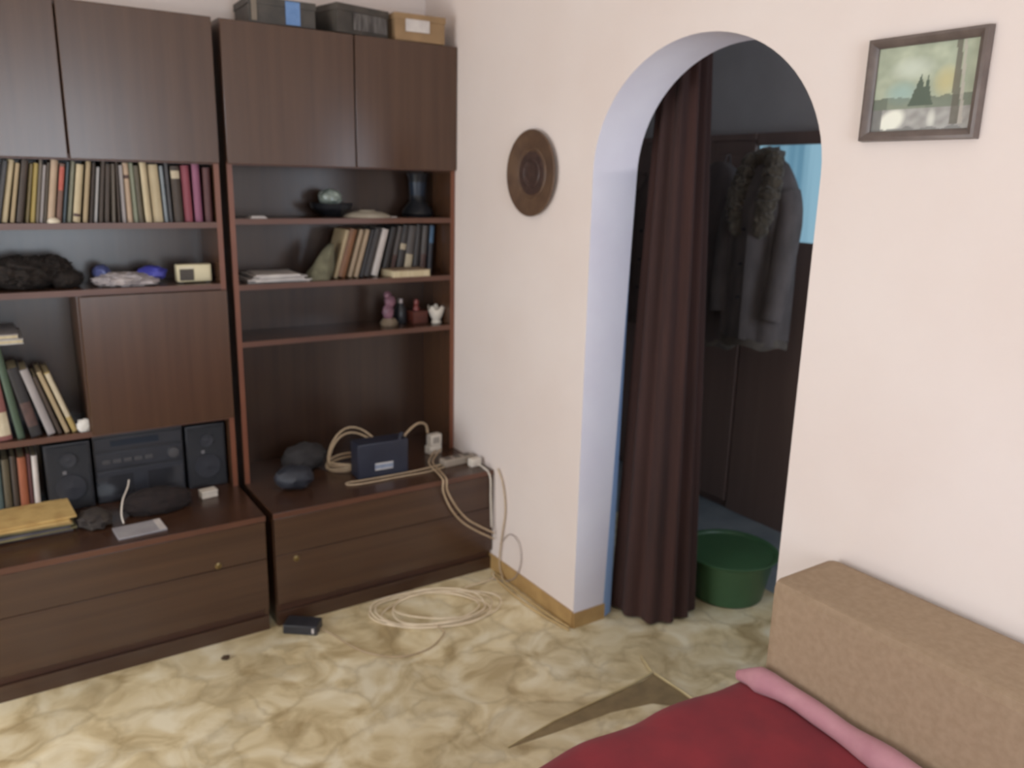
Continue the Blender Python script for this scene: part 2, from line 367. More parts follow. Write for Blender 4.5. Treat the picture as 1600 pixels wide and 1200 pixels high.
for i, (x, t, a, c) in enumerate(TOPROW):
    x, t, h = top_x[i], t*.88/.95, top_h[i]; st = None
    if c == 'red-topped brown': st = (.55, .95, LBLR)
    elif i == 29: st = (.78, .92, LBL)
    elif i == 13: st = (.1, .15, LBLD)
    elif i == 22: st = (.74, .8, LBLD)
    book('%s book, %s from the left edge of the photo in the top book row' % (c, ORD[i]), c, x, -.188 + .006*math.sin(i*1.7), 1.428, t*.95, h, .14, a, 'books in the top row of the left unit', st)
LEAN = [(-.504,.017,17.2,'tan'),(-.476,.034,17.2,'orange-brown'),(-.441,.019,17,'beige'),(-.420,.018,16.8,'beige'),(-.398,.018,16.6,'black'),(-.371,.030,16.4,'charcoal'),(-.335,.032,16,'bright white'),
 (-.300,.028,14.6,'charcoal'),(-.268,.023,12.8,'smoky grey'),(-.235,.032,11.2,'charcoal'),(-.194,.038,8.8,'smoky grey'),(-.155,.028,6.4,'charcoal'),(-.122,.028,5,'smoky grey'),(-.090,.022,4,'blue-topped dark')]
LEAN = [(x + (.03 if i > 6 else 0), t, a, c) for i, (x, t, a, c) in enumerate(LEAN)]
lean_h = [(.2 + .004*math.sin(i*3.1))*(.97 if l[2] > 14 else 1) for i, l in enumerate(LEAN)]
lean_x = list(settle([(l[0], l[1]*.88, lean_h[i], l[2]) for i, l in enumerate(LEAN)]))
for i, (x, t, a, c) in enumerate(LEAN):
    x, t, h = lean_x[i], t*.88/.93, lean_h[i]; st = None
    if c == 'blue-topped dark': st = (.62, .97, LBLB)
    elif i in (8, 10, 12): st = (.08, .4, LBL if i == 10 else LBLD)
    elif i == 9: st = (.5, .62, LBL)
    book('%s book, %s from the left in the leaning row on the corner unit' % (c, ORD[i]), c, x, (-.093 + .004*math.sin(i*1.3)) if i > 6 else (-.15 + .01*math.sin(i*1.3)), 1.203, t*.93, h, .125, a, 'books leaning on the middle shelf of the corner unit', st)
NICHE = [(-1.700,.045,-3,'faded red',.31),(-1.648,.048,-4.5,'faded red',.315),(-1.604,.026,-7,'green',.315),(-1.560,.040,-11,'black',.24),(-1.520,.030,-14.5,'pale grey',.235),(-1.490,.016,-15.5,'dark brown',.21),(-1.468,.018,-16.5,'tan',.225),(-1.445,.020,-17,'gold',.222)]
niche_x = list(settle([(x-.02, t*.8, h, a) for x, t, a, c, h in NICHE]))
for i, (x, t, a, c, h) in enumerate(NICHE):
    x, t = niche_x[i], t*.8/.92
    nm = {0: 'faded red book at the left frame edge in the open niche beside the flap door', 1: 'thick faded red book beside the tall green one in the open niche', 2: 'tall green book leaning in the open niche beside the flap door',
          3: 'black patterned book leaning between the green and the pale grey one', 4: 'pale grey book leaning in the open niche', 5: 'thin dark brown book leaning right of the pale grey one',
          6: 'tan book leaning in the open niche, second from the flap door', 7: 'gold and cream book leaning against the flap door side'}[i]
    book(nm, c, x, -.185, .728, t*.92, h, .16, a, 'books leaning in the niche of the left unit', {1: (.05, .3, LBL), 3: (.15, .5, LBLD), 7: (.25, .98, LBL)}.get(i))
LOW = [(-1.698,.024,'teal'),(-1.672,.022,'dark olive'),(-1.649,.018,'dark brown'),(-1.625,.026,'orange-red'),(-1.604,.012,'maroon'),(-1.588,.018,'bright white')]
for i, (x, t, c) in enumerate(LOW):
    book('%s book standing %s in the short row left of the hi-fi' % (c, ORD[i] + ' from the left'), c, x-.012, -.165, ZB, t*.94, .225 - .008*(i % 2), .15, 1.5, 'books beside the hi-fi')
# magazines lying on the tall niche books
for k, (c, lab, dz, dx) in enumerate((('white', 'white magazine lying flat on the niche books, lower of the two', 0, 0), ('pale grey', 'pale grey magazine lying flat on the niche books, upper of the two', .0165, -.012))):
    r = thing('magazine', lab, 'magazine', (-1.66+dx, -.1, 1.0465+dz), 'magazines on the niche books')
    MB().box(-1.755+dx, -1.585+dx, -.195, .02, 1.0465+dz, 1.0465+dz+.003).obj('cover', cover_mat(c), r)
    MB().box(-1.753+dx, -1.587+dx, -.192, .018, 1.0495+dz, 1.0495+dz+.010).obj('pages', PAGES, r)
    MB().box(-1.755+dx, -1.585+dx, -.195, .02, 1.0595+dz, 1.0595+dz+.003).obj('cover', cover_mat(c), r)
o = MB(); o.blob((-1.437, -.1955, .728+.022), (.022, .0085, .024), .3, 20, 41, 3, flat=.7283)
tag(based(o.obj('paper_wad', mat('crumpled_tissue', srgb(222, 216, 208), srgb(200, 196, 190), .8, (40, 40, 40))), (-1.437, -.1955, .7283)), 'crumpled white tissue at the foot of the gold book beside the flap door', 'paper')
# lying book in front of the leaning row
r = thing('book', 'tan book lying flat with cream page edges in front of the leaning books', 'book', (-.21, -.165, 1.203))
Mb = Matrix.Translation((-.205, -.160, 1.203)) @ Matrix.Rotation(math.radians(2), 4, 'Z')
MB().box(-.085, .085, -.056, .056, .0005, .003, M=Mb).obj('cover', cover_mat('beige'), r)
MB().box(-.083, .083, -.054, .052, .003, .027, M=Mb).obj('pages', PAGES, r)
MB().box(-.085, .085, -.056, .056, .027, .030, M=Mb).obj('cover', cover_mat('beige'), r)
MB().box(-.085, .085, .052, .056, .0005, .030, M=Mb).obj('spine', cover_mat('beige'), r)

# ------------------------------------------------------------------ things on the wall units
PAPER = mat('white_paper', srgb(214, 206, 200), srgb(196, 188, 184), .8, (20, 20, 20))
BLACKP = mat('black_plastic', srgb(36, 36, 40), srgb(48, 48, 54), .45, (9, 9, 9))
DGREY = mat('dark_grey_plastic', srgb(46, 47, 54), srgb(40, 41, 48), .45, (14, 14, 14))
CARD = mat('brown_cardboard', srgb(158, 128, 94), srgb(144, 116, 84), .8, (12, 12, 12))
DCARD = mat('dark_printed_card', srgb(58, 54, 50), srgb(76, 70, 64), .55, (16, 16, 16))
BLUE = mat('blue_sticker', srgb(108, 142, 190), srgb(92, 128, 178), .5, (40, 40, 40))
GREYP = mat('grey_print', srgb(112, 108, 106), srgb(66, 62, 60), .5, (60, 60, 14))
BEIGEC = mat('beige_cable_sheath', srgb(190, 166, 136), srgb(172, 148, 118), .5, (20, 20, 20))
PALEC = mat('pale_thin_cable', srgb(236, 218, 190), srgb(224, 204, 174), .5, (20, 20, 20))
WHITEC = mat('white_plastic', srgb(226, 216, 202), srgb(210, 200, 188), .45, (20, 20, 20))
def rot_box(root, name, m, x, y, z, sx, sy, sz, rz, bev=.002):
    M = Matrix.Translation((x, y, z)) @ Matrix.Rotation(math.radians(rz), 4, 'Z')
    return MB().box(-sx/2, sx/2, -sy/2, sy/2, 0, sz, bev=bev, M=M).obj(name, m, root)
# boxes on top of the corner unit
def carton(label, x, y, sx, sy, sz, rz, m, group='boxes on top of the corner unit'):
    t = thing('carton', label, 'box', (x, y, H), group)
    rot_box(t, 'body', m, x, y, H+.0005, sx, sy, sz-.02, rz)
    rot_box(t, 'lid', m, x, y, H+sz-.024, sx+.006, sy+.006, .024, rz)
    return t
def sticker(t, m, x, y, sx, sy, rz, u0, u1, z0, z1, face='front', d=.0045):
    M = Matrix.Translation((x, y, H)) @ Matrix.Rotation(math.radians(rz), 4, 'Z')
    if face == 'front': MB().box(-sx/2+u0*sx, -sx/2+u1*sx, -sy/2-d, -sy/2-d+.0012, z0, z1, M=M).obj('label_sticker', m, t)
    else: MB().box(sx/2+d-.0012, sx/2+d, -sy/2+u0*sy, -sy/2+u1*sy, z0, z1, M=M).obj('label_sticker', m, t)
a = (-.690, -.11, .232, .20, .084, -2)
t = carton('dark box with a blue sticker, leftmost on top of the corner unit', *a, DCARD); sticker(t, BLUE, *a[:4], a[5], .54, .76, .004, .08); sticker(t, mat('grey_beige_tape', srgb(128, 116, 102), rough=.6), *a[:4], a[5], .03, .11, .006, .08)
a = (-.415, -.10, .225, .22, .098, 12)
t = carton('dark printed box in the middle on top of the corner unit', *a, DCARD); sticker(t, GREYP, *a[:4], a[5], .3, .96, .014, .072)
a = (-.155, -.12, .205, .19, .098, -4)
t = carton('brown cardboard box with a white label on top of the corner unit', *a, CARD); sticker(t, PAPER, *a[:4], a[5], .2, .68, .034, .078)

# corner unit, upper shelf
GLASSD = mat('dark_glass', srgb(32, 33, 36), srgb(40, 41, 46), .3, (6, 6, 6), spec=.4)
CRYST = mat('pale_cut_glass', srgb(176, 186, 176), srgb(120, 130, 122), .2, (30, 30, 30), spec=.7)
t = thing('candy_bowl', 'dark glass bowl topped by a pale cut glass ball on the upper shelf', 'bowl', (-.475, -.05, 1.439))
MB().lathe([(0, .0005), (.035, .0005), (.04, .006), (.05, .012), (.078, .032), (.084, .052), (.078, .05), (.07, .034), (.0, .018)], 28, (-.475, -.05, 1.439)).obj('bowl', GLASSD, t)
MB().blob((-.478, -.05, 1.439+.072), (.046, .046, .036), .16, 20, 3).obj('glass_ball', CRYST, t)
t = thing('vase', 'dark bluish glass vase at the right end of the upper shelf', 'vase', (-.088, -.04, 1.439))
MB().lathe([(0, .0005), (.06, .0005), (.066, .012), (.06, .03), (.034, .06), (.03, .09), (.034, .14), (.044, .175), (.04, .175), (.028, .12), (0, .06)], 28, (-.088, -.04, 1.439)).obj('body', GLASSD, t)
MB().lathe([(.0305, .085), (.0345, .115), (.036, .14), (.0345, .14), (.032, .115), (.0285, .085)], 28, (-.088, -.04, 1.439)).obj('blue_band', mat('blue_glass', srgb(44, 54, 68), srgb(38, 47, 60), .35, spec=.4), t)
t = thing('dish', 'shallow pale dish lying upside down on the upper shelf', 'dish', (-.345, -.10, 1.439))
MB().lathe([(0, .026), (.03, .027), (.034, .023), (.06, .02), (.088, .010), (.098, .0005), (.094, .0005), (.06, .014), (0, .018)], 36, (-.345, -.10, 1.439)).obj('plate', mat('pale_ceramic', srgb(196, 186, 168), srgb(180, 170, 152), .35), t)
rot_box(t, 'tag', PAPER, -.26, -.15, 1.4395, .03, .03, .004, 20, 0)
o = MB(); o.box(-.835, -.775, -.19, -.13, 1.4393, 1.4415).box(-.83, -.78, -.185, -.14, 1.4415, 1.447); tag(based(o.obj('folded_note', PAPER), (-.805, -.16, 1.4393)), 'small folded white note at the left end of the upper shelf', 'paper')

# middle shelf: paper stack and soft green-grey bag
t = thing('paper_stack', 'stack of white loose papers at the left of the middle shelf', 'papers', (-.73, -.1, 1.203))
for k in range(7):
    rot_box(t, 'sheet', PAPER, -.735 + .012*math.sin(k*2.1), -.085 + .008*math.cos(k*1.7), 1.2034+.0042*k, .235 - .012*k, .19, .0036, 5*math.sin(k*1.9), 0)
b = MB()
rings = []
for i in range(12):
    u = i/11; z = 1.2034 + .135*u; c = -.575 + .062*u; hw = .050*(1-u)**.7 + .006; dp = .05*(1-u*.6)
    rings.append([(c + hw*math.cos(a)*(1+.12*math.sin(3*a+u*7)), -.135 + dp*math.sin(a)*(1+.1*math.sin(5*a+u*5)), z) for a in [2*PI*k/20 for k in range(20)]])
b.loft(rings)
tag(based(b.obj('cloth_pouch', mat('green_grey_cloth', srgb(112, 108, 86), srgb(92, 88, 70), .9, (26, 26, 26), bump=.3)), (-.52, -.135, 1.2034)), 'slumped green-grey pouch leaning against the books on the middle shelf', 'pouch')

# lower open shelf
z = .992
t = thing('figurine', 'mauve flower figurine on a beige base on the lower shelf', 'figurine', (-.255, -.1, z))
MB().lathe([(0, .0005), (.036, .0005), (.038, .012), (.03, .022), (.026, .03), (0, .03)], 24, (-.255, -.1, z)).obj('base', mat('beige_ceramic', srgb(140, 122, 102), srgb(120, 104, 86), .5), t)
b = MB()
b.blob((-.258, -.1, z+.055), (.024, .02, .034), .25, 14, 5).blob((-.25, -.1, z+.10), (.022, .02, .026), .25, 16, 8).blob((-.262, -.103, z+.128), (.015, .015, .016), .2, 16, 9)
b.obj('flower', mat('mauve_ceramic', srgb(140, 100, 114), srgb(108, 72, 86), .45, (30, 30, 30)), t)
t = thing('bottle', 'small black bottle with a silver cap band behind the figurine', 'bottle', (-.188, -.07, z))
MB().lathe([(0, .0005), (.024, .0005), (.026, .006), (.026, .06), (.012, .085), (.011, .105), (0, .105)], 20, (-.188, -.07, z)).obj('body', GLASSD, t)
MB().lathe([(.0125, .086), (.013, .104), (.0115, .106), (0, .106)], 16, (-.188, -.07, z)).obj('cap', mat('silver_foil', srgb(190, 186, 190), rough=.25, metal=.8), t)
t = thing('trinket_box', 'reddish brown wooden trinket box on the lower shelf', 'box', (-.118, -.09, z))
rot_box(t, 'box', mat('reddish_wood', srgb(96, 48, 38), srgb(78, 40, 32), .4, (4, 30, 30)), -.118, -.09, z+.0004, .07, .06, .042, 4)
rot_box(t, 'lid', MATS['reddish_wood'], -.118, -.09, z+.0424, .074, .064, .010, 4)
b = MB(); b.lathe([(0, .0525), (.014, .0525), (.015, .062), (.009, .075), (.012, .088), (.008, .1), (0, .103)], 16, (-.122, -.09, z)); b.obj('lid_figure', mat('red_glaze', srgb(128, 58, 52), srgb(104, 46, 42), .35), t)
t = thing('flower_cup', 'white porcelain cup with a jagged petal rim on the lower shelf', 'cup', (-.052, -.14, z))
rings = []
for r_, h_, j in ((.02, .0005, 0), (.022, .006, 0), (.016, .014, 0), (.026, .032, .1), (.034, .055, .2), (.035, .066, .5), (.031, .06, .5), (.022, .035, .2), (.004, .02, 0)):
    rings.append([(-.052 + r_*(1+.1*j*math.cos(5*a))*math.cos(a), -.14 + r_*(1+.1*j*math.cos(5*a))*math.sin(a), z + h_ + j*.026*max(-.4, math.cos(5*a+.6))) for a in [2*PI*k/40 for k in range(40)]])
MB().loft(rings).obj('cup', mat('white_porcelain', srgb(222, 214, 202), srgb(208, 200, 188), .25), t)

# corner unit base top: dark bundles, blue box, cables, plug, power strip
b = MB(); b.blob((-.765, -.335, ZB+.044), (.075, .06, .045), .16, 14, 2, flat=ZB+.0006)
tag(based(b.obj('cable_pouch', mat('black_nylon', srgb(34, 36, 44), srgb(50, 52, 60), .6, (30, 30, 30), bump=.2)), (-.765, -.335, ZB)), 'rounded black pouch at the left front of the corner unit base', 'pouch')
b = MB(); b.blob((-.66, -.15, ZB+.05), (.09, .06, .06), .2, 14, 11, flat=ZB+.0006)
tag(based(b.obj('dark_bag', mat('charcoal_cloth', srgb(52, 48, 48), srgb(40, 36, 36), .9, (24, 24, 24), bump=.3)), (-.66, -.15, ZB)), 'crumpled charcoal bag behind the black pouch on the corner unit base', 'bag')
NAVY = mat('navy_card', srgb(34, 36, 50), srgb(40, 42, 56), .5, (14, 14, 14))
t = thing('router_box', 'navy blue box with a small white label, standing on the corner unit base', 'box', (-.435, -.355, ZB))
rot_box(t, 'box', NAVY, -.418, -.345, ZB+.0005, .212, .085, .142, -3, .006)
Ml = Matrix.Translation((-.418, -.345, ZB)) @ Matrix.Rotation(math.radians(-3), 4, 'Z')
MB().box(-.036, .040, -.0440, -.0428, .030, .058, M=Ml).obj('label', mat('grey_blue_label', srgb(142, 150, 166), srgb(122, 130, 150), .5, (200, 4, 4)), t)
MB().box(-.034, .040, -.0448, -.0440, .053, .058, M=Ml).obj('label_line', PAPER, t); MB().box(-.036, .038, -.0448, -.0440, .030, .034, M=Ml).obj('label_line', PAPER, t)
MB().tube([Ml @ Vector((.07, -.03, .136)), Ml @ Vector((.085, -.02, .16)), Ml @ Vector((.10, .0, .15)), Ml @ Vector((.105, .02, .13))], .007, 8).obj('handle', NAVY, t)
def smooth(pts, n=6, closed=False):
    P = [Vector(p) for p in pts]; N = len(P); out = []
    for i in range(N if closed else N-1):
        g = (lambda k: P[k % N]) if closed else (lambda k: P[min(max(k, 0), N-1)])
        a, b_, c, d = g(i-1), g(i), g(i+1), g(i+2)
        for k in range(n):
            u = k/n; out.append(.5*((2*b_) + (c-a)*u + (2*a-5*b_+4*c-d)*u*u + (3*b_-a-3*c+d)*u**3))
    if not closed: out.append(P[-1])
    return out
def cable(name, label, pts, r, m=BEIGEC, closed=False, group=None, n=6):
    b = MB(); q = smooth(pts, 7, closed); b.tube(q, r, n, closed)
    o = b.obj(name, m); base = min(q, key=lambda p: p.z); based(o, tuple(base)); return tag(o, label, 'cable', group)
t = thing('cable_coil', 'coil of beige cable lying behind the navy box on the corner unit base', 'cable', (-.47, -.24, ZB))
for k in range(4):
    ring = [(-.455 + (.128+.008*math.sin(k*2))*math.cos(a), -.215 + (.062+.006*k)*math.sin(a), ZB + .005 + .009*k + .004*math.sin(a*3+k) + (.075+.010*k)*max(0, math.sin(a))**1.5*(1 if k > 1 else .25)) for a in [2*PI*j/36 for j in range(36)]]
    MB().tube(ring, .0042, 6, True).obj('loop', BEIGEC, t)
cable('plug_lead', 'beige lead arching from the navy box to the white plug', [(-.30, -.30, ZB+.10), (-.26, -.27, ZB+.125), (-.20, -.25, ZB+.150), (-.155, -.235, ZB+.135), (-.143, -.232, ZB+.095)], .005)
t = thing('plug', 'white plug block standing at the back of the corner unit base', 'plug', (-.115, -.23, ZB))
rot_box(t, 'block', WHITEC, -.115, -.23, ZB+.0005, .062, .04, .036, 8, .004)
rot_box(t, 'adapter', WHITEC, -.112, -.232, ZB+.0365, .058, .034, .05, 8, .005)
rot_box(t, 'socket_face', mat('grey_plug_face', srgb(170, 160, 150), rough=.5), -.110, -.2505, ZB+.05, .03, .004, .026, 8, .001)
t = thing('power_strip', 'grey beige power strip at the right end of the corner unit base', 'power strip', (-.115, -.40, ZB))
rot_box(t, 'body', mat('grey_beige_plastic', srgb(166, 152, 138), srgb(150, 138, 124), .5), -.093, -.40, ZB+.0005, .145, .05, .03, 3, .005)
for k in range(3): rot_box(t, 'socket', mat('socket_dark', srgb(96, 88, 80), rough=.6), -.138+.045*k, -.4+.003*k, ZB+.0300, .03, .03, .0018, 3, .0008)
t2 = thing('wall_plug', 'cream plug with its lead at the unit\'s right front corner', 'plug', (-.055, -.45, ZB))
rot_box(t2, 'body', WHITEC, -.045, -.462, ZB+.0005, .05, .032, .034, 6, .005)
MB().tube(smooth([(-.045, -.482, ZB+.012), (-.04, -.52, ZB+.012), (-.025, -.552, ZB-.02), (-.022, -.556, ZB-.12), (-.02, -.562, .2)], 6), .0035, 6).obj('lead', WHITEC, t2)
cable('twin_lead', 'pale doubled lead looping in front of the navy box to the power strip', [(-.172, -.405, ZB+.010), (-.28, -.408, ZB+.006), (-.40, -.405, ZB+.0045), (-.52, -.400, ZB+.0045), (-.572, -.395, ZB+.0045), (-.588, -.41, ZB+.0045), (-.565, -.428, ZB+.0045), (-.50, -.436, ZB+.0045), (-.36, -.436, ZB+.0045), (-.26, -.44, ZB+.0045), (-.172, -.432, ZB+.008)], .003)
for k, (lab, dx) in enumerate((('beige cable sagging across the drawer front from the plug, left of the pair', 0), ('beige cable sagging across the drawer front from the plug, right of the pair', .026))):
    cable('hanging_cable', lab, [(-.12+dx, -.26, ZB+.02), (-.205+dx*.7, -.36, ZB+.012), (-.235+dx*.6, -.50, ZB+.012), (-.245+dx*.6, -.556, ZB+.004), (-.247+dx*.7, -.562, ZB-.04), (-.215+dx, -.563, .325), (-.165+dx, -.563, .258+dx*.2), (-.10+dx*.5, -.565, .205+dx*.7), (-.014, -.575, .150+dx)], .0036, group=None)
cable('wall_cable', 'pale cable hanging down the arch wall beside the drawer fronts', [(-.008, -.585, .46), (-.007, -.625, .40), (-.008, -.645, .30), (-.009, -.63, .2), (-.01, -.615, .10), (-.012, -.62, .04), (-.02, -.66, .006)], .0034)
cable('wall_cable', 'thin grey cable looping against the arch wall above the skirting', [(-.008, -.61, .14), (-.007, -.68, .21), (-.007, -.745, .20), (-.007, -.765, .13), (-.009, -.735, .05), (-.02, -.68, .008), (-.06, -.62, .005)], .002, mat('grey_cable', srgb(170, 156, 150)))

# left unit: first shelf trinket, furry heap, bag, radio
o = MB(); o.lathe([(0, .0004), (.017, .0004), (.019, .004), (.012, .016), (.005, .02), (0, .02)], 20, (-1.437, -.176, 1.428)).box(-1.425, -1.405, -.19, -.17, 1.4284, 1.433, bev=.002)
o = MB().lathe([(0, .0004), (.0185, .0004), (.02, .004), (.014, .013), (.006, .017), (0, .017)], 20, (-1.462, -.192, 1.428)).obj('shell', mat('white_shell', srgb(236, 226, 206), srgb(220, 208, 186), .3))
tag(based(o, (-1.462, -.192, 1.428)), 'small white shell in front of the top row books', 'shell')
FUR = mat('dark_brown_fur', srgb(44, 35, 30), srgb(30, 24, 21), .95, (60, 60, 60), bump=.4)
b = MB(); b.blob((-1.56, -.09, 1.212+.05), (.10, .085, .055), .22, 22, 3, 4, flat=1.2128); b.blob((-1.475, -.08, 1.212+.058), (.06, .07, .048), .22, 22, 6, 4, flat=1.2128); b.blob((-1.435, -.10, 1.212+.026), (.05, .06, .034), .22, 22, 9, 3, flat=1.2128)
rng = random.Random(3)
for k in range(420):
    cx, cz, rx, rz_ = rng.choice(((-1.56, 1.258, .10, .055), (-1.475, 1.266, .06, .048), (-1.435, 1.236, .05, .034)))
    a = rng.uniform(.05, PI-.05); ph = rng.uniform(-1.2, 1.2)
    d = Vector((math.cos(a), -math.cos(ph)*.8*math.sin(a)*abs(math.sin(ph+.4)), math.sin(a))); p = Vector((cx + d.x*rx*.93, -.09 + d.y*.08, cz + d.z*rz_*.93))
    s = Vector((rng.uniform(-.5, .5), rng.uniform(-.5, .5), rng.uniform(-.3, .5)))
    q = p + (d+s*.7).normalized()*rng.uniform(.008, .016)
    u = d.cross(Vector((0, 1, .2))).normalized()*.0018
    if min(p.z, q.z) < 1.215 or q.z > 1.39: continue
    b.bm.faces.new([b.bm.verts.new(v) for v in (p-u, p+u, q)])
tag(based(b.obj('fur_hat', FUR), (-1.53, -.09, 1.2128)), 'dark brown furry hat heaped on the left unit shelf', 'hat')
t = thing('plastic_bag', 'crumpled white plastic bag with bright blue folds beside the fur hat', 'bag', (-1.26, -.11, 1.212))
b = MB(); b.blob((-1.262, -.125, 1.212+.018), (.095, .065, .028), .22, 18, 4, 4, flat=1.2125); b.blob((-1.20, -.135, 1.212+.012), (.05, .05, .017), .2, 18, 7, 3, flat=1.2125)
b.obj('bag', mat('crumpled_white_plastic', srgb(186, 176, 174), srgb(160, 152, 154), .45, (26, 26, 26), bump=.4), t)
BLUEB = mat('bright_blue_plastic', srgb(72, 72, 170), srgb(88, 92, 186), .4, (20, 20, 20), bump=.3)
MB().blob((-1.168, -.10, 1.212+.036), (.05, .045, .026), .2, 18, 13, 3).obj('blue_fold', BLUEB, t)
MB().blob((-1.325, -.08, 1.212+.042), (.03, .04, .026), .2, 18, 15, 3).obj('blue_fold', mat('dull_blue_plastic', srgb(92, 100, 150), srgb(80, 88, 138), .45, (20, 20, 20)), t)
t = thing('radio', 'small cream radio with a dark speaker grille on the left unit shelf', 'radio', (-1.035, -.13, 1.212))
CREAM = mat('cream_plastic', srgb(216, 204, 168), srgb(206, 194, 158), .4, (20, 20, 20))
rot_box(t, 'case', CREAM, -1.035, -.135, 1.2165, .118, .04, .062, 0, .005)
MB().box(-1.085, -1.037, -.1566, -.1552, 1.222, 1.262, bev=.0006).obj('speaker_grille', mat('dark_mesh', srgb(62, 56, 50), srgb(86, 78, 70), .6, (300, 300, 300)), t)
MB().box(-1.034, -.983, -.1562, -.1552, 1.226, 1.272).obj('dial_plate', mat('pale_dial', srgb(228, 216, 180), srgb(214, 202, 166), .3), t)
MB().box(-1.085, -1.037, -.1566, -.1554, 1.266, 1.2685).obj('trim_line', WHITEC, t)
for xx in (-1.08, -.99): MB().box(xx-.008, xx+.008, -.15, -.12, 1.2124, 1.217).obj('foot', BLACKP, t)

mat('badge_grey', srgb(110, 108, 112), rough=.4)
# hi-fi in the wide niche under the flap door
def speaker(label, x0, x1):
    t = thing('speaker', label, 'speaker', ((x0+x1)/2, -.09, ZB), 'hi-fi speakers')
    MB().box(x0, x1, -.16, .03, ZB+.0005, ZB+.243, bev=.004).obj('cabinet', BLACKP, t)
    MB().box(x0+.006, x1-.006, -.166, -.160, ZB+.01, ZB+.236, bev=.003).obj('grille', mat('speaker_cloth', srgb(36, 36, 40), srgb(42, 43, 48), .8, (200, 200, 200)), t)
    c = ((x0+x1)/2, ZB+.085)
    for (cz, r_) in ((ZB+.085, (x1-x0)*.33), (ZB+.185, (x1-x0)*.18)):
        m = MB(); m.lathe([(r_*.8, 0), (r_, 0), (r_, .004), (r_*.86, .004), (r_*.3, .0015), (0, .004)], 24)
        for v in m.bm.verts: v.co = Vector((c[0]+v.co.x, -.166-v.co.z, cz+v.co.y))
        m.obj('driver', DGREY, t)
    MB().box(x0+.05, x0+.062, -.1672, -.166, ZB+.135, ZB+.147).obj('badge', MATS['badge_grey'], t)
    return t
speaker('black hi-fi speaker left of the stereo, beside the short book row', -1.566, -1.424)
speaker('black hi-fi speaker right of the stereo, under the flap door', -1.108, -.968)
t = thing('stereo', 'black stereo system between its two speakers in the left unit niche', 'stereo', (-1.266, -.09, ZB))
MB().box(-1.415, -1.117, -.15, .03, ZB+.0005, ZB+.252, bev=.004).obj('case', BLACKP, t)
for z0, z1 in ((.196, .240), (.128, .186), (.012, .118)): MB().box(-1.41, -1.122, -.156, -.150, ZB+z0, ZB+z1, bev=.002).obj('front_panel', DGREY, t)
MB().box(-1.36, -1.2, -.1575, -.156, ZB+.208, ZB+.230).obj('display', mat('display_glass', srgb(46, 54, 66), rough=.1, spec=.8), t)
for x in (-1.35, -1.18):
    MB().box(x-.065, x+.055, -.1572, -.156, ZB+.03, ZB+.10).obj('cassette_door', mat('smoked_door', srgb(52, 52, 56), rough=.15, spec=.8), t)
for k in range(5):
    MB().box(-1.39+.035*k, -1.365+.035*k, -.159, -.156, ZB+.146, ZB+.160, bev=.001).obj('button', mat('grey_button', srgb(74, 72, 74), rough=.4), t)
m = MB(); m.lathe([(0, 0), (.02, 0), (.019, .012), (0, .013)], 20)
for v in m.bm.verts: v.co = Vector((-1.155+v.co.x, -.156-v.co.z, ZB+.157+v.co.y))
m.obj('volume_knob', MATS['grey_button'], t)

# clutter on the left unit's base top
t = thing('newspaper_stack', 'pile of yellowed newspapers at the left frame edge on the base top', 'papers', (-1.64, -.27, ZB))
NEWS = [mat('yellowed_newsprint', srgb(206, 174, 112), srgb(184, 150, 92), .85, (20, 20, 30)), mat('tan_newsprint', srgb(186, 152, 98), srgb(160, 128, 80), .85, (20, 20, 30)), mat('olive_newsprint', srgb(140, 128, 86), srgb(112, 104, 74), .85, (20, 20, 30)), mat('grey_newsprint', srgb(96, 92, 96), srgb(74, 70, 76), .85, (20, 20, 30))]
for k in range(7):
    rot_box(t, 'newspaper', NEWS[(3, 2, 3, 2, 1, 0, 0)[k]], -1.66 + .01*math.sin(k*2.3), -.265 + .008*math.cos(k*1.9), ZB+.0006+.0072*k, .29, .185, .0068, 3*math.sin(k*1.3), .001)
b = MB(); b.blob((-1.448, -.33, ZB+.022), (.055, .07, .026), .25, 18, 21, 3, flat=ZB+.0006)
tag(based(b.obj('dark_scarf', mat('dark_grey_knit', srgb(70, 62, 56), srgb(50, 44, 42), .9, (40, 40, 40), bump=.3)), (-1.448, -.33, ZB)), 'small dark grey knitted scarf heap right of the yellowed newspapers', 'scarf')
b = MB(); b.blob((-1.245, -.305, ZB+.034), (.115, .062, .048), .12, 12, 31, 4, flat=ZB+.0006)
tag(based(b.obj('beret', mat('black_felt', srgb(40, 30, 28), srgb(30, 22, 22), .95, (30, 30, 30), bump=.2)), (-1.245, -.305, ZB)), 'soft black beret lying in front of the stereo', 'hat')
t = thing('envelope', 'grey white envelope lying at the front of the left base top', 'envelope', (-1.33, -.455, ZB))
Me = Matrix.Translation((-1.33, -.455, ZB+.0006)) @ Matrix.Rotation(math.radians(3), 4, 'Z')
MB().box(-.075, .075, -.05, .05, 0, .006, bev=.001, M=Me).obj('packet', mat('grey_white_paper', srgb(164, 160, 162), srgb(150, 146, 150), .6, (14, 14, 14)), t)
MB().box(.052, .073, -.048, .048, .006, .007, M=Me).obj('pale_flap', PAPER, t)
cable('earphone_lead', 'thin white lead arching up beside the black beret', [(-1.37, -.40, ZB+.012), (-1.372, -.385, ZB+.04), (-1.36, -.35, ZB+.075), (-1.335, -.30, ZB+.10), (-1.325, -.27, ZB+.115)], .0026, WHITEC)
t = thing('soap_box', 'small cream white case at the right of the black beret', 'case', (-1.065, -.26, ZB))
rot_box(t, 'base', WHITEC, -1.065, -.265, ZB+.0005, .058, .04, .018, 6, .004); rot_box(t, 'lid', WHITEC, -1.065, -.265, ZB+.0186, .06, .042, .010, 6, .004)

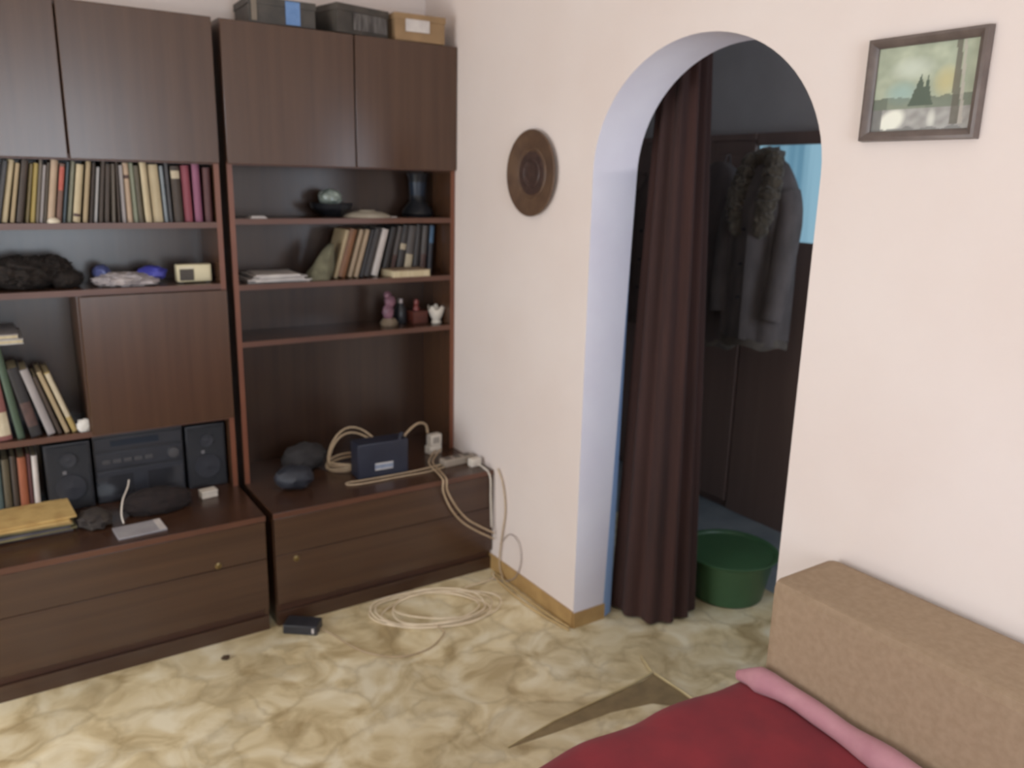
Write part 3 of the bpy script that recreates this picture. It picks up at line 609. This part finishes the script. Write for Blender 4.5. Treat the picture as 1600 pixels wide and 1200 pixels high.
# ------------------------------------------------------------------ floor clutter
t = thing('adapter', 'small black power adapter on the floor before the unit gap', 'adapter', (-.838, -.60, 0))
rot_box(t, 'body', BLACKP, -.845, -.605, .0005, .125, .07, .036, -38, .006)
MB().box(-.054, -.046, -.0365, -.0350, .01, .028, M=Matrix.Translation((-.845, -.605, 0)) @ Matrix.Rotation(math.radians(-38), 4, 'Z') @ Matrix.Translation((.098, 0, 0))).obj('pale_edge_strip', PAPER, t)
MB().tube(smooth([(-.795, -.645, .012), (-.77, -.69, .005), (-.72, -.85, .0045), (-.63, -.945, .0045), (-.52, -.955, .0045), (-.43, -.90, .0045), (-.42, -.86, .006), (-.44, -.82, .012)], 6), .0026, 6).obj('lead', BEIGEC, t)
b = MB(); b.blob((-1.129, -0.650, .006), (.014, .011, .008), .3, 16, 51, 2, flat=.0004)
tag(based(b.obj('crumb', mat('dark_brown_crumb', srgb(74, 54, 34), srgb(56, 40, 26), .8)), (-1.129, -0.650, .0004)), 'tiny dark brown crumb on the floor in front of the left wall unit', 'crumb')
t = thing('floor_cable_coil', 'loose coil of thin beige cable lying on the patterned floor', 'cable', (-.36, -.72, 0))
for k in range(6):
    cx, cy = -.375 + .03*math.sin(k*1.7), -.725 + .02*math.cos(k*2.2); a_, b_ = .235 - .012*k + .01*math.sin(k*3), .135 - .004*k
    ang = math.radians(-22 + 9*math.sin(k*2.1)); pts = []
    for j in range(44):
        th = 2*PI*j/44; u, v = a_*math.cos(th)*(1+.05*math.sin(2*th+k)), b_*math.sin(th)*(1+.06*math.cos(3*th+k))
        pts.append((cx + u*math.cos(ang) - v*math.sin(ang), cy + u*math.sin(ang) + v*math.cos(ang), .0032 + .0052*k*(.6+.4*math.sin(th*2+k)) ))
    MB().tube(pts, .0028, 6, True).obj('loop', PALEC, t)
MB().tube(smooth([(-.20, -.66, .02), (-.10, -.64, .008), (-.05, -.63, .005), (-.03, -.60, .01)], 6), .0028, 6).obj('lead_end', PALEC, t)
cable('skirting_cable', 'tan cable lying along the skirting of the arch wall, nearer the wall', [(-.02, -.60, .005), (-.026, -.74, .005), (-.028, -.90, .005), (-.022, -1.02, .006), (-.016, -1.10, .008)], .004, mat('tan_cable', srgb(206, 176, 124)))
cable('skirting_cable', 'tan cable lying along the skirting of the arch wall, nearer the room', [(-.03, -.585, .005), (-.05, -.72, .005), (-.055, -.88, .005), (-.044, -1.00, .005), (-.026, -1.115, .006)], .0036, MATS['tan_cable'])

# ------------------------------------------------------------------ arch wall: plate and picture
PLATE = mat('turned_dark_wood', srgb(100, 76, 58), srgb(86, 64, 50), .5, (24, 24, 24))
t = thing('wall_plate', 'round brown carved plate hanging left of the arch', 'plate', (0, -.771, 1.4725))
c = (0, -.771, 1.6195)
MB().lathe([(0, .002), (.09, .002), (.147, .014), (.149, .018), (.145, .022), (.10, .015), (.088, .012), (.084, .0145), (.078, .012), (0, .010)], 56, c, 'x').obj('rim', PLATE, t)
MB().lathe([(.076, .0112), (.074, .0138), (.05, .0128), (.047, .0150), (.043, .0128), (.02, .0132), (0, .0160)], 40, c, 'x').obj('medallion', mat('dark_medallion', srgb(74, 54, 48), srgb(60, 44, 40), .45, (60, 60, 60), bump=.3), t)

y3, y4, zp1, zp2 = -2.054, -2.312, 1.692, 1.9045
t = thing('framed_picture', 'small dark framed landscape picture hanging right of the arch', 'picture', (0, (y3+y4)/2, zp1))
FRM = mat('dark_grey_brown_frame', srgb(112, 99, 93), srgb(98, 86, 81), .4, (30, 30, 30))
fw = .021
b = MB()
prof = [(-.001, 0), (-.020, .002), (-.022, .008), (-.017, .016), (-.010, fw), (-.001, fw)]
def frame_ring(d):
    return [(y3-d, zp2-d), (y4+d, zp2-d), (y4+d, zp1+d), (y3-d, zp1+d)]
rings = [[(x, y, z) for (y, z) in frame_ring(d)] for x, d in prof]
b.loft(rings + [rings[0]], False, False); b.obj('frame', FRM, t)
def paint(u, v):
    """u to the right, v up: an evening landscape: pale sky, dark spruces, bright water, birch at the right"""
    sky = Vector((.66, .70, .60)); n = noise.noise(Vector((u*5, v*5, 1))); n2 = noise.noise(Vector((u*14, v*14, 4)))
    col = sky + Vector((1, 1, .9))*(.10*n + .05*n2)
    col = col.lerp(Vector((.60, .74, .72)), max(0, 1-((u-.30)/.2)**2-((v-.45)/.16)**2)*.8)
    col = col.lerp(Vector((.80, .74, .50)), max(0, 1-((u-.72)/.14)**2-((v-.55)/.2)**2)*.8)
    col = col.lerp(Vector((.86, .90, .84)), max(0, 1-((u-.38)/.25)**2-((v-.72)/.16)**2)*.7)
    dk = Vector((.26, .30, .26))
    if v < .40 + .03*n2 and v > .24:
        col = col.lerp(dk, .5 if u < .55 else .62)
        if u < .16: col = col.lerp(dk, .5)
    for c_, w_, h_ in ((.475, .085, .66), (.545, .06, .64), (.43, .06, .5)):
        if .3 < v < h_ and abs(u-c_) < w_*(h_-v)/(h_-.3)*(1+.3*n2): col = Vector((.24, .30, .25))
    if v <= .27:
        col = Vector((.62, .61, .60)) + Vector((1, 1, 1))*.1*n2
        k = max(0, 1-((u-.26-(.27-v)*-.3)/.15)**2-((v-.14)/.16)**2); col = col.lerp(Vector((1, 1, .94)), min(1, 1.6*k))
        k = max(0, 1-((u-.62)/.05)**2-((v-.14)/.13)**2); col = col.lerp(Vector((.88, .88, .84)), k)
        if v < .05 + .05*noise.noise(Vector((u*9, 3, 2))): col = col.lerp(Vector((.42, .42, .42)), .7)
        if u < .12: col = col.lerp(Vector((.36, .36, .36)), .8)
    for c_, w_ in ((.80+.04*(1-v), .035), (.90-.05*v, .016)):
        if v > .08 and abs(u-c_) < w_*(1.2-v*.5): col = col.lerp(Vector((.30, .28, .24)) if w_ > .02 else Vector((.74, .70, .66)), .75)
    return col.lerp(Vector((.72, .73, .69)), .22)
def canvas():
    nx, ny = 90, 72; d = fw-.004; vs = []; cs = []; fs = []
    for j in range(ny+1):
        for i in range(nx+1):
            u, v = i/nx, j/ny; vs.append((-.006, (y3-d) + (y4-y3+2*d)*u - t.location.y, zp1+d + (zp2-zp1-2*d)*v - zp1)); c_ = paint(u, v); cs.append((c_.x**2.2, c_.y**2.2, c_.z**2.2, 1))
    for j in range(ny):
        for i in range(nx): k = j*(nx+1)+i; fs.append((k, k+1, k+nx+2, k+nx+1))
    me = bpy.data.meshes.new('canvas'); me.from_pydata(vs, [], fs); at = me.color_attributes.new('paint', 'FLOAT_COLOR', 'POINT')
    at.data.foreach_set('color', [x for c_ in cs for x in c_])
    m = bpy.data.materials.new('painted_canvas'); m.use_nodes = True; a = m.node_tree.nodes.new('ShaderNodeAttribute'); a.attribute_name = 'paint'
    bs = m.node_tree.nodes['Principled BSDF']; m.node_tree.links.new(a.outputs['Color'], bs.inputs['Base Color']); bs.inputs['Roughness'].default_value = .25
    me.materials.append(m); o = bpy.data.objects.new('canvas', me); COL.objects.link(o); o.parent = t
canvas()

# ------------------------------------------------------------------ hallway behind the arch
PANEL = wood('hallway_dark_panel', (20, 20, 1), srgb(128, 105, 98), srgb(140, 116, 107), .6)
t = thing('coat_rack', 'tall dark wooden coat panel on the hallway wall behind the coats', 'coat rack', (1.37, -.1, 0))
b = MB()
for k in range(5): MB().box(1.366, 1.388, -.575+.245*k, -.575+.245*(k+1)-.004, .04, 1.80, bev=.002).obj('board', PANEL, t)
MB().box(1.388, 1.398, -.58, .66, .0, 1.81).obj('backing', PANEL, t)
MB().box(1.36, 1.388, -.58, .66, 1.801, 1.83, bev=.003).obj('top_rail', PANEL, t)
MB().box(1.353, 1.366, -.56, .62, 1.65, 1.73, bev=.003).obj('hook_rail', PANEL, t)
t = thing('door', 'dark door with a turquoise lit glass pane behind the fur collared coat', 'door', (1.38, -.98, 0))
MB().box(1.372, 1.398, -1.45, -.585, .0, 1.345, bev=.003).obj('lower_panel', PANEL, t)
MB().box(1.365, 1.398, -1.45, -.585, 1.775, 1.83).obj('top_frame', PANEL, t)
MB().box(1.365, 1.398, -1.45, -1.38, 1.345, 1.775).obj('side_frame', PANEL, t)
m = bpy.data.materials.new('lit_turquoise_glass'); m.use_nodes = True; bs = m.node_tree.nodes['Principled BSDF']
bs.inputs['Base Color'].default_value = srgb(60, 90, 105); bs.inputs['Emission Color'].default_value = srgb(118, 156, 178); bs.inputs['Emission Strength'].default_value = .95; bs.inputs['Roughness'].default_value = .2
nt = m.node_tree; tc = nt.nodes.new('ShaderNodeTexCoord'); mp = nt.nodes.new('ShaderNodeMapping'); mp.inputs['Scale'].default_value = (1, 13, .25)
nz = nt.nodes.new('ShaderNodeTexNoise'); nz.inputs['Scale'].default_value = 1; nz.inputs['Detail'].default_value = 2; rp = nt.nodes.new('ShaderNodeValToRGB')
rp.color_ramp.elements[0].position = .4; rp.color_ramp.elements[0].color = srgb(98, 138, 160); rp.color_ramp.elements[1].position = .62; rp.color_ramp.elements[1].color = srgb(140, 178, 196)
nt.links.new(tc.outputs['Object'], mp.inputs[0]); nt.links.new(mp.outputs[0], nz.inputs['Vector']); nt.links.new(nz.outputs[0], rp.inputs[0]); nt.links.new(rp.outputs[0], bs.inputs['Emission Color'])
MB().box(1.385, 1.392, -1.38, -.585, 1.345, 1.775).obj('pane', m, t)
MB().box(1.374, 1.385, -1.38, -.585, 1.345, 1.358).obj('glazing_bar', PANEL, t)

def coat(label, x, y, ztop, zhem, w, dark, collar=None, seed=0, hem=None):
    t = thing('coat', label, 'coat', (x, y, zhem), 'coats hanging in the hallway')
    rings = []; n = 40; N = 22
    for i in range(N):
        u = i/(N-1); z = ztop + (zhem-ztop)*u; s = ztop - z
        ww = w*min(1, .22 + 1.15*math.sqrt(max(0, s)/.30)) if s < .30 else w*(1 + .12*(s-.3))
        dd = .035 + .075*min(1, s/.22)
        rings.append([(x + dd*math.cos(a)*(1 + (.10*math.sin(6*a+seed) + .07*math.sin(11*a+seed*2))*min(1, s/.3)), y + ww*math.sin(a)*(1+.03*math.sin(7*a+seed+u*3)), z + (.012*math.sin(4*a+seed) if i == N-1 else 0)) for a in [2*PI*k/n for k in range(n)]])
    MB().loft(rings).obj('body', dark, t)
    for sgn in (-1, 1):
        pts = [(x-.01, y+sgn*w*.78, ztop-.15), (x-.02, y+sgn*w*.97, ztop-.24), (x-.045, y+sgn*w*1.0, ztop-.42), (x-.06, y+sgn*w*.97, ztop-.58), (x-.07, y+sgn*w*.93, ztop-.66)]
        MB().tube(smooth(pts, 5), [.05]*6+[.052]*4+[.048]*6+[.043]*5, 14).obj('sleeve', dark, t)
    MB().tube([(x+.02, y, ztop-.01), (x+.03, y, ztop+.03), (x+.05, y, ztop+.035), (x+.06, y, ztop-.01)], .004, 6).obj('hanging_loop', dark, t)
    if collar:
        b = MB()
        for sgn, dy in ((1, .055), (-1, .062)):
            for k in range(7):
                u = k/6; b.blob((x-.045-.05*min(1, u*1.6), y+sgn*(dy+.022*math.sin(u*3)), ztop-.03-.26*u), (.04, .036+.010*math.sin(u*PI), .042), .28, 22, seed+k+sgn*9, 3)
        b.blob((x-.01, y, ztop-.01), (.055, .07, .042), .25, 22, seed+3, 3)
        b.obj('fur_collar', collar, t)
    for k in range(3): MB().box(x-.128, x-.118, y-.006, y+.006, zhem+.18+.14*k, zhem+.192+.14*k, bev=.002).obj('button', BLACKP, t)
    if hem: 
        MB().loft([[(px, py, zhem-.005-.018*q + .008*math.sin(k*.9+seed)) for k, (px, py) in enumerate([(x+.112*math.cos(a)*1.02, y+w*1.07*math.sin(a)) for a in [2*PI*j/40 for j in range(40)]])] for q in (-1, 0, 1)], False, False).obj('pale_lining', hem, t)
    return t
CL1 = mat('black_wool', srgb(108, 97, 96), srgb(94, 85, 84), .95, (20, 20, 8), bump=.2); CL2 = mat('charcoal_wool', srgb(118, 110, 109), srgb(102, 96, 95), .95, (20, 20, 8), bump=.2)
CL3 = mat('dark_brown_wool', srgb(112, 94, 88), srgb(98, 82, 78), .95, (20, 20, 8), bump=.2)
FURC = mat('grey_brown_fur', srgb(106, 95, 80), srgb(80, 72, 62), .95, (70, 70, 40), bump=.6, sheen=.4)
LIN = mat('pale_lining', srgb(120, 112, 104), srgb(96, 90, 84), .9, (20, 20, 20))
coat('dark charcoal coat with a grey-brown fur collar, front of the hanging coats', 1.10, -.885, 1.72, .955, .15, CL2, FURC, 1, LIN)
coat('black wool coat hanging between the curtain and the fur collared coat', 1.235, -.50, 1.70, .88, .145, CL1, None, 4, LIN)
coat('dark brown coat hanging mostly behind the brown curtain', 1.24, -.11, 1.70, .90, .14, CL3, None, 7)
# plum brown curtain bunched at the left of the arch, on a rod behind the wall
t = thing('curtain_rod', 'wooden curtain rod behind the arch wall above the opening', 'rod', (.32, -1.5, 2.06))
MB().tube([(.345, -.90, 2.10), (.345, -2.12, 2.10)], .012, 12).obj('rod', VW, t)
for y in (-.92, -2.10): MB().box(TH+.0005, .36, y-.012, y+.012, 2.085, 2.115, bev=.003).obj('bracket', VW, t)
t = thing('curtain', 'dark plum brown pleated curtain gathered at the left of the arch', 'curtain', (.36, -1.12, .012))
rings = []; n = 170
for i in range(26):
    u = i/25; z = 2.084 - 2.072*u
    ra = .066 + .070*u**.95; rb = .085 + .060*u**1.0
    cx, cy = .338 + .027*u, -1.135 + .008*u
    ring = []
    for k in range(n):
        a = 2*PI*k/n; p = 1 + (.13 - .04*u)*math.sin(11*a + .8*math.sin(2*a+u*1.5)) + .05*math.sin(5*a+1+u)
        e1 = Vector((.65, -.76)); e2 = Vector((.76, .65))
        q = e1*(ra*p*math.cos(a)*1.08) + e2*(rb*p*math.sin(a))
        ring.append((cx+q.x, cy+q.y, z))
    rings.append(ring)
MB().loft(rings, True, False).obj('cloth', mat('plum_brown_velvet', srgb(64, 38, 33), srgb(54, 32, 28), .9, (14, 14, 2), sheen=.04), t)
for k in range(5): MB().tube([(.345+.0175*math.cos(2*PI*j/20), -1.23+.043*k, 2.10+.0175*math.sin(2*PI*j/20)) for j in range(20)], .002, 6, True).obj('ring', METAL, t)

# green plastic basin
GRN = mat('green_plastic', srgb(62, 98, 66), srgb(56, 90, 60), .4, (6, 6, 6))
t = thing('basin', 'green plastic washing basin on the hallway floor beside the curtain', 'basin', (0.700, -1.200, 0))
c = (0.700, -1.200, 0)
MB().lathe([(0.0000, 0.0006), (0.1350, 0.0006), (0.1422, 0.0060), (0.1764, 0.1803), (0.1800, 0.1840), (0.1764, 0.1868), (0.1719, 0.1822), (0.1368, 0.0110), (0.1305, 0.0080), (0.0000, 0.0070)], 56, c).obj('tub', GRN, t)
MB().lathe([(0.1764, 0.1730), (0.1908, 0.1831), (0.1926, 0.1886), (0.1890, 0.1904), (0.1782, 0.1868), (0.1746, 0.1794)], 56, c).obj('rim', GRN, t)

# ------------------------------------------------------------------ sofa bed
SOFA = mat('beige_upholstery', srgb(162, 139, 114), srgb(153, 130, 105), .9, (60, 60, 60), bump=.015)
t = thing('sofa_bed', 'beige upholstered sofa bed standing against the arch wall', 'sofa', (-.7, -2.9, 0))
MB().box(-.235, -.014, -3.75, -2.118, .10, .715, bev=.022).obj('backrest', SOFA, t)
MB().box(-1.30, -.236, -3.73, -2.12, .12, .425, bev=.03).obj('seat', SOFA, t)
for x in (-1.22, -.12):
    for y in (-3.65, -2.2): MB().box(x-.025, x+.025, y-.025, y+.025, .0005, .12).obj('leg', VW, t)
# red blanket with a pink rolled border over the seat
t = thing('blanket', 'dark red blanket with a pink border spread over the sofa seat', 'blanket', (-.75, -2.9, .43))
RED = mat('dark_red_fleece', srgb(134, 32, 42), srgb(118, 26, 38), .95, (9, 9, 9), bump=.15, sheen=.08)
PINK = mat('pink_border', srgb(188, 136, 144), srgb(178, 124, 134), .9, (20, 20, 20), sheen=.1)
def by(x): return -2.078 - .022*math.sin((x+.25)*4.0) + .006*math.sin(x*23)
def bz(x, y):
    return .452 + .006*noise.noise(Vector((x*4, y*4, 0))) + .004*noise.noise(Vector((x*11, y*11, 3)))
def blanket():
    b = MB(); nx = 60; rows = []
    prof = [(.012, -.30), (.010, -.2), (.006, -.1), (.002, -.045), (-.006, -.018), (-.02, -.005), (-.045, 0)]
    for j in range(len(prof) + 60):
        row = []
        for i in range(nx+1):
            x = -1.33 + (1.33-.252)*i/nx
            if j < len(prof):
                y = by(x) + prof[j][0]; z = bz(x, by(x)-.045) + prof[j][1]; y += .01*math.sin(x*17)*min(1, -prof[j][1]*6)
            else:
                v = (j-len(prof)+1)/60; y = by(x)-.045 - v*(3.70-2.12); z = bz(x, y)
            row.append((x, y, z))
        rows.append(row)
    b.loft(rows, False, False, closed=False)
    o = b.obj('cloth', RED, t); m = o.modifiers.new('thick', 'SOLIDIFY'); m.thickness = .012; m.offset = -1
blanket()
pts = []; rr = []
for k in range(60):
    v = k/59; y = -2.085 - v*1.6
    pts.append((-.268 + .005*math.sin(v*17) - .012*math.exp(-v*22), y, .474 + .004*math.sin(v*23) - .016*math.exp(-v*40))); rr.append(.026 + .0035*math.sin(v*29+1) + .002*math.sin(v*61))
rr[0] = .012; rr[1] = .02; rr[-1] = .012
b = MB()
b.tube(pts, rr, 14)
b.obj('pink_roll', PINK, t)

for o in ORIGINS + [win, dr]:
    if 'origin' in o: del o['origin']
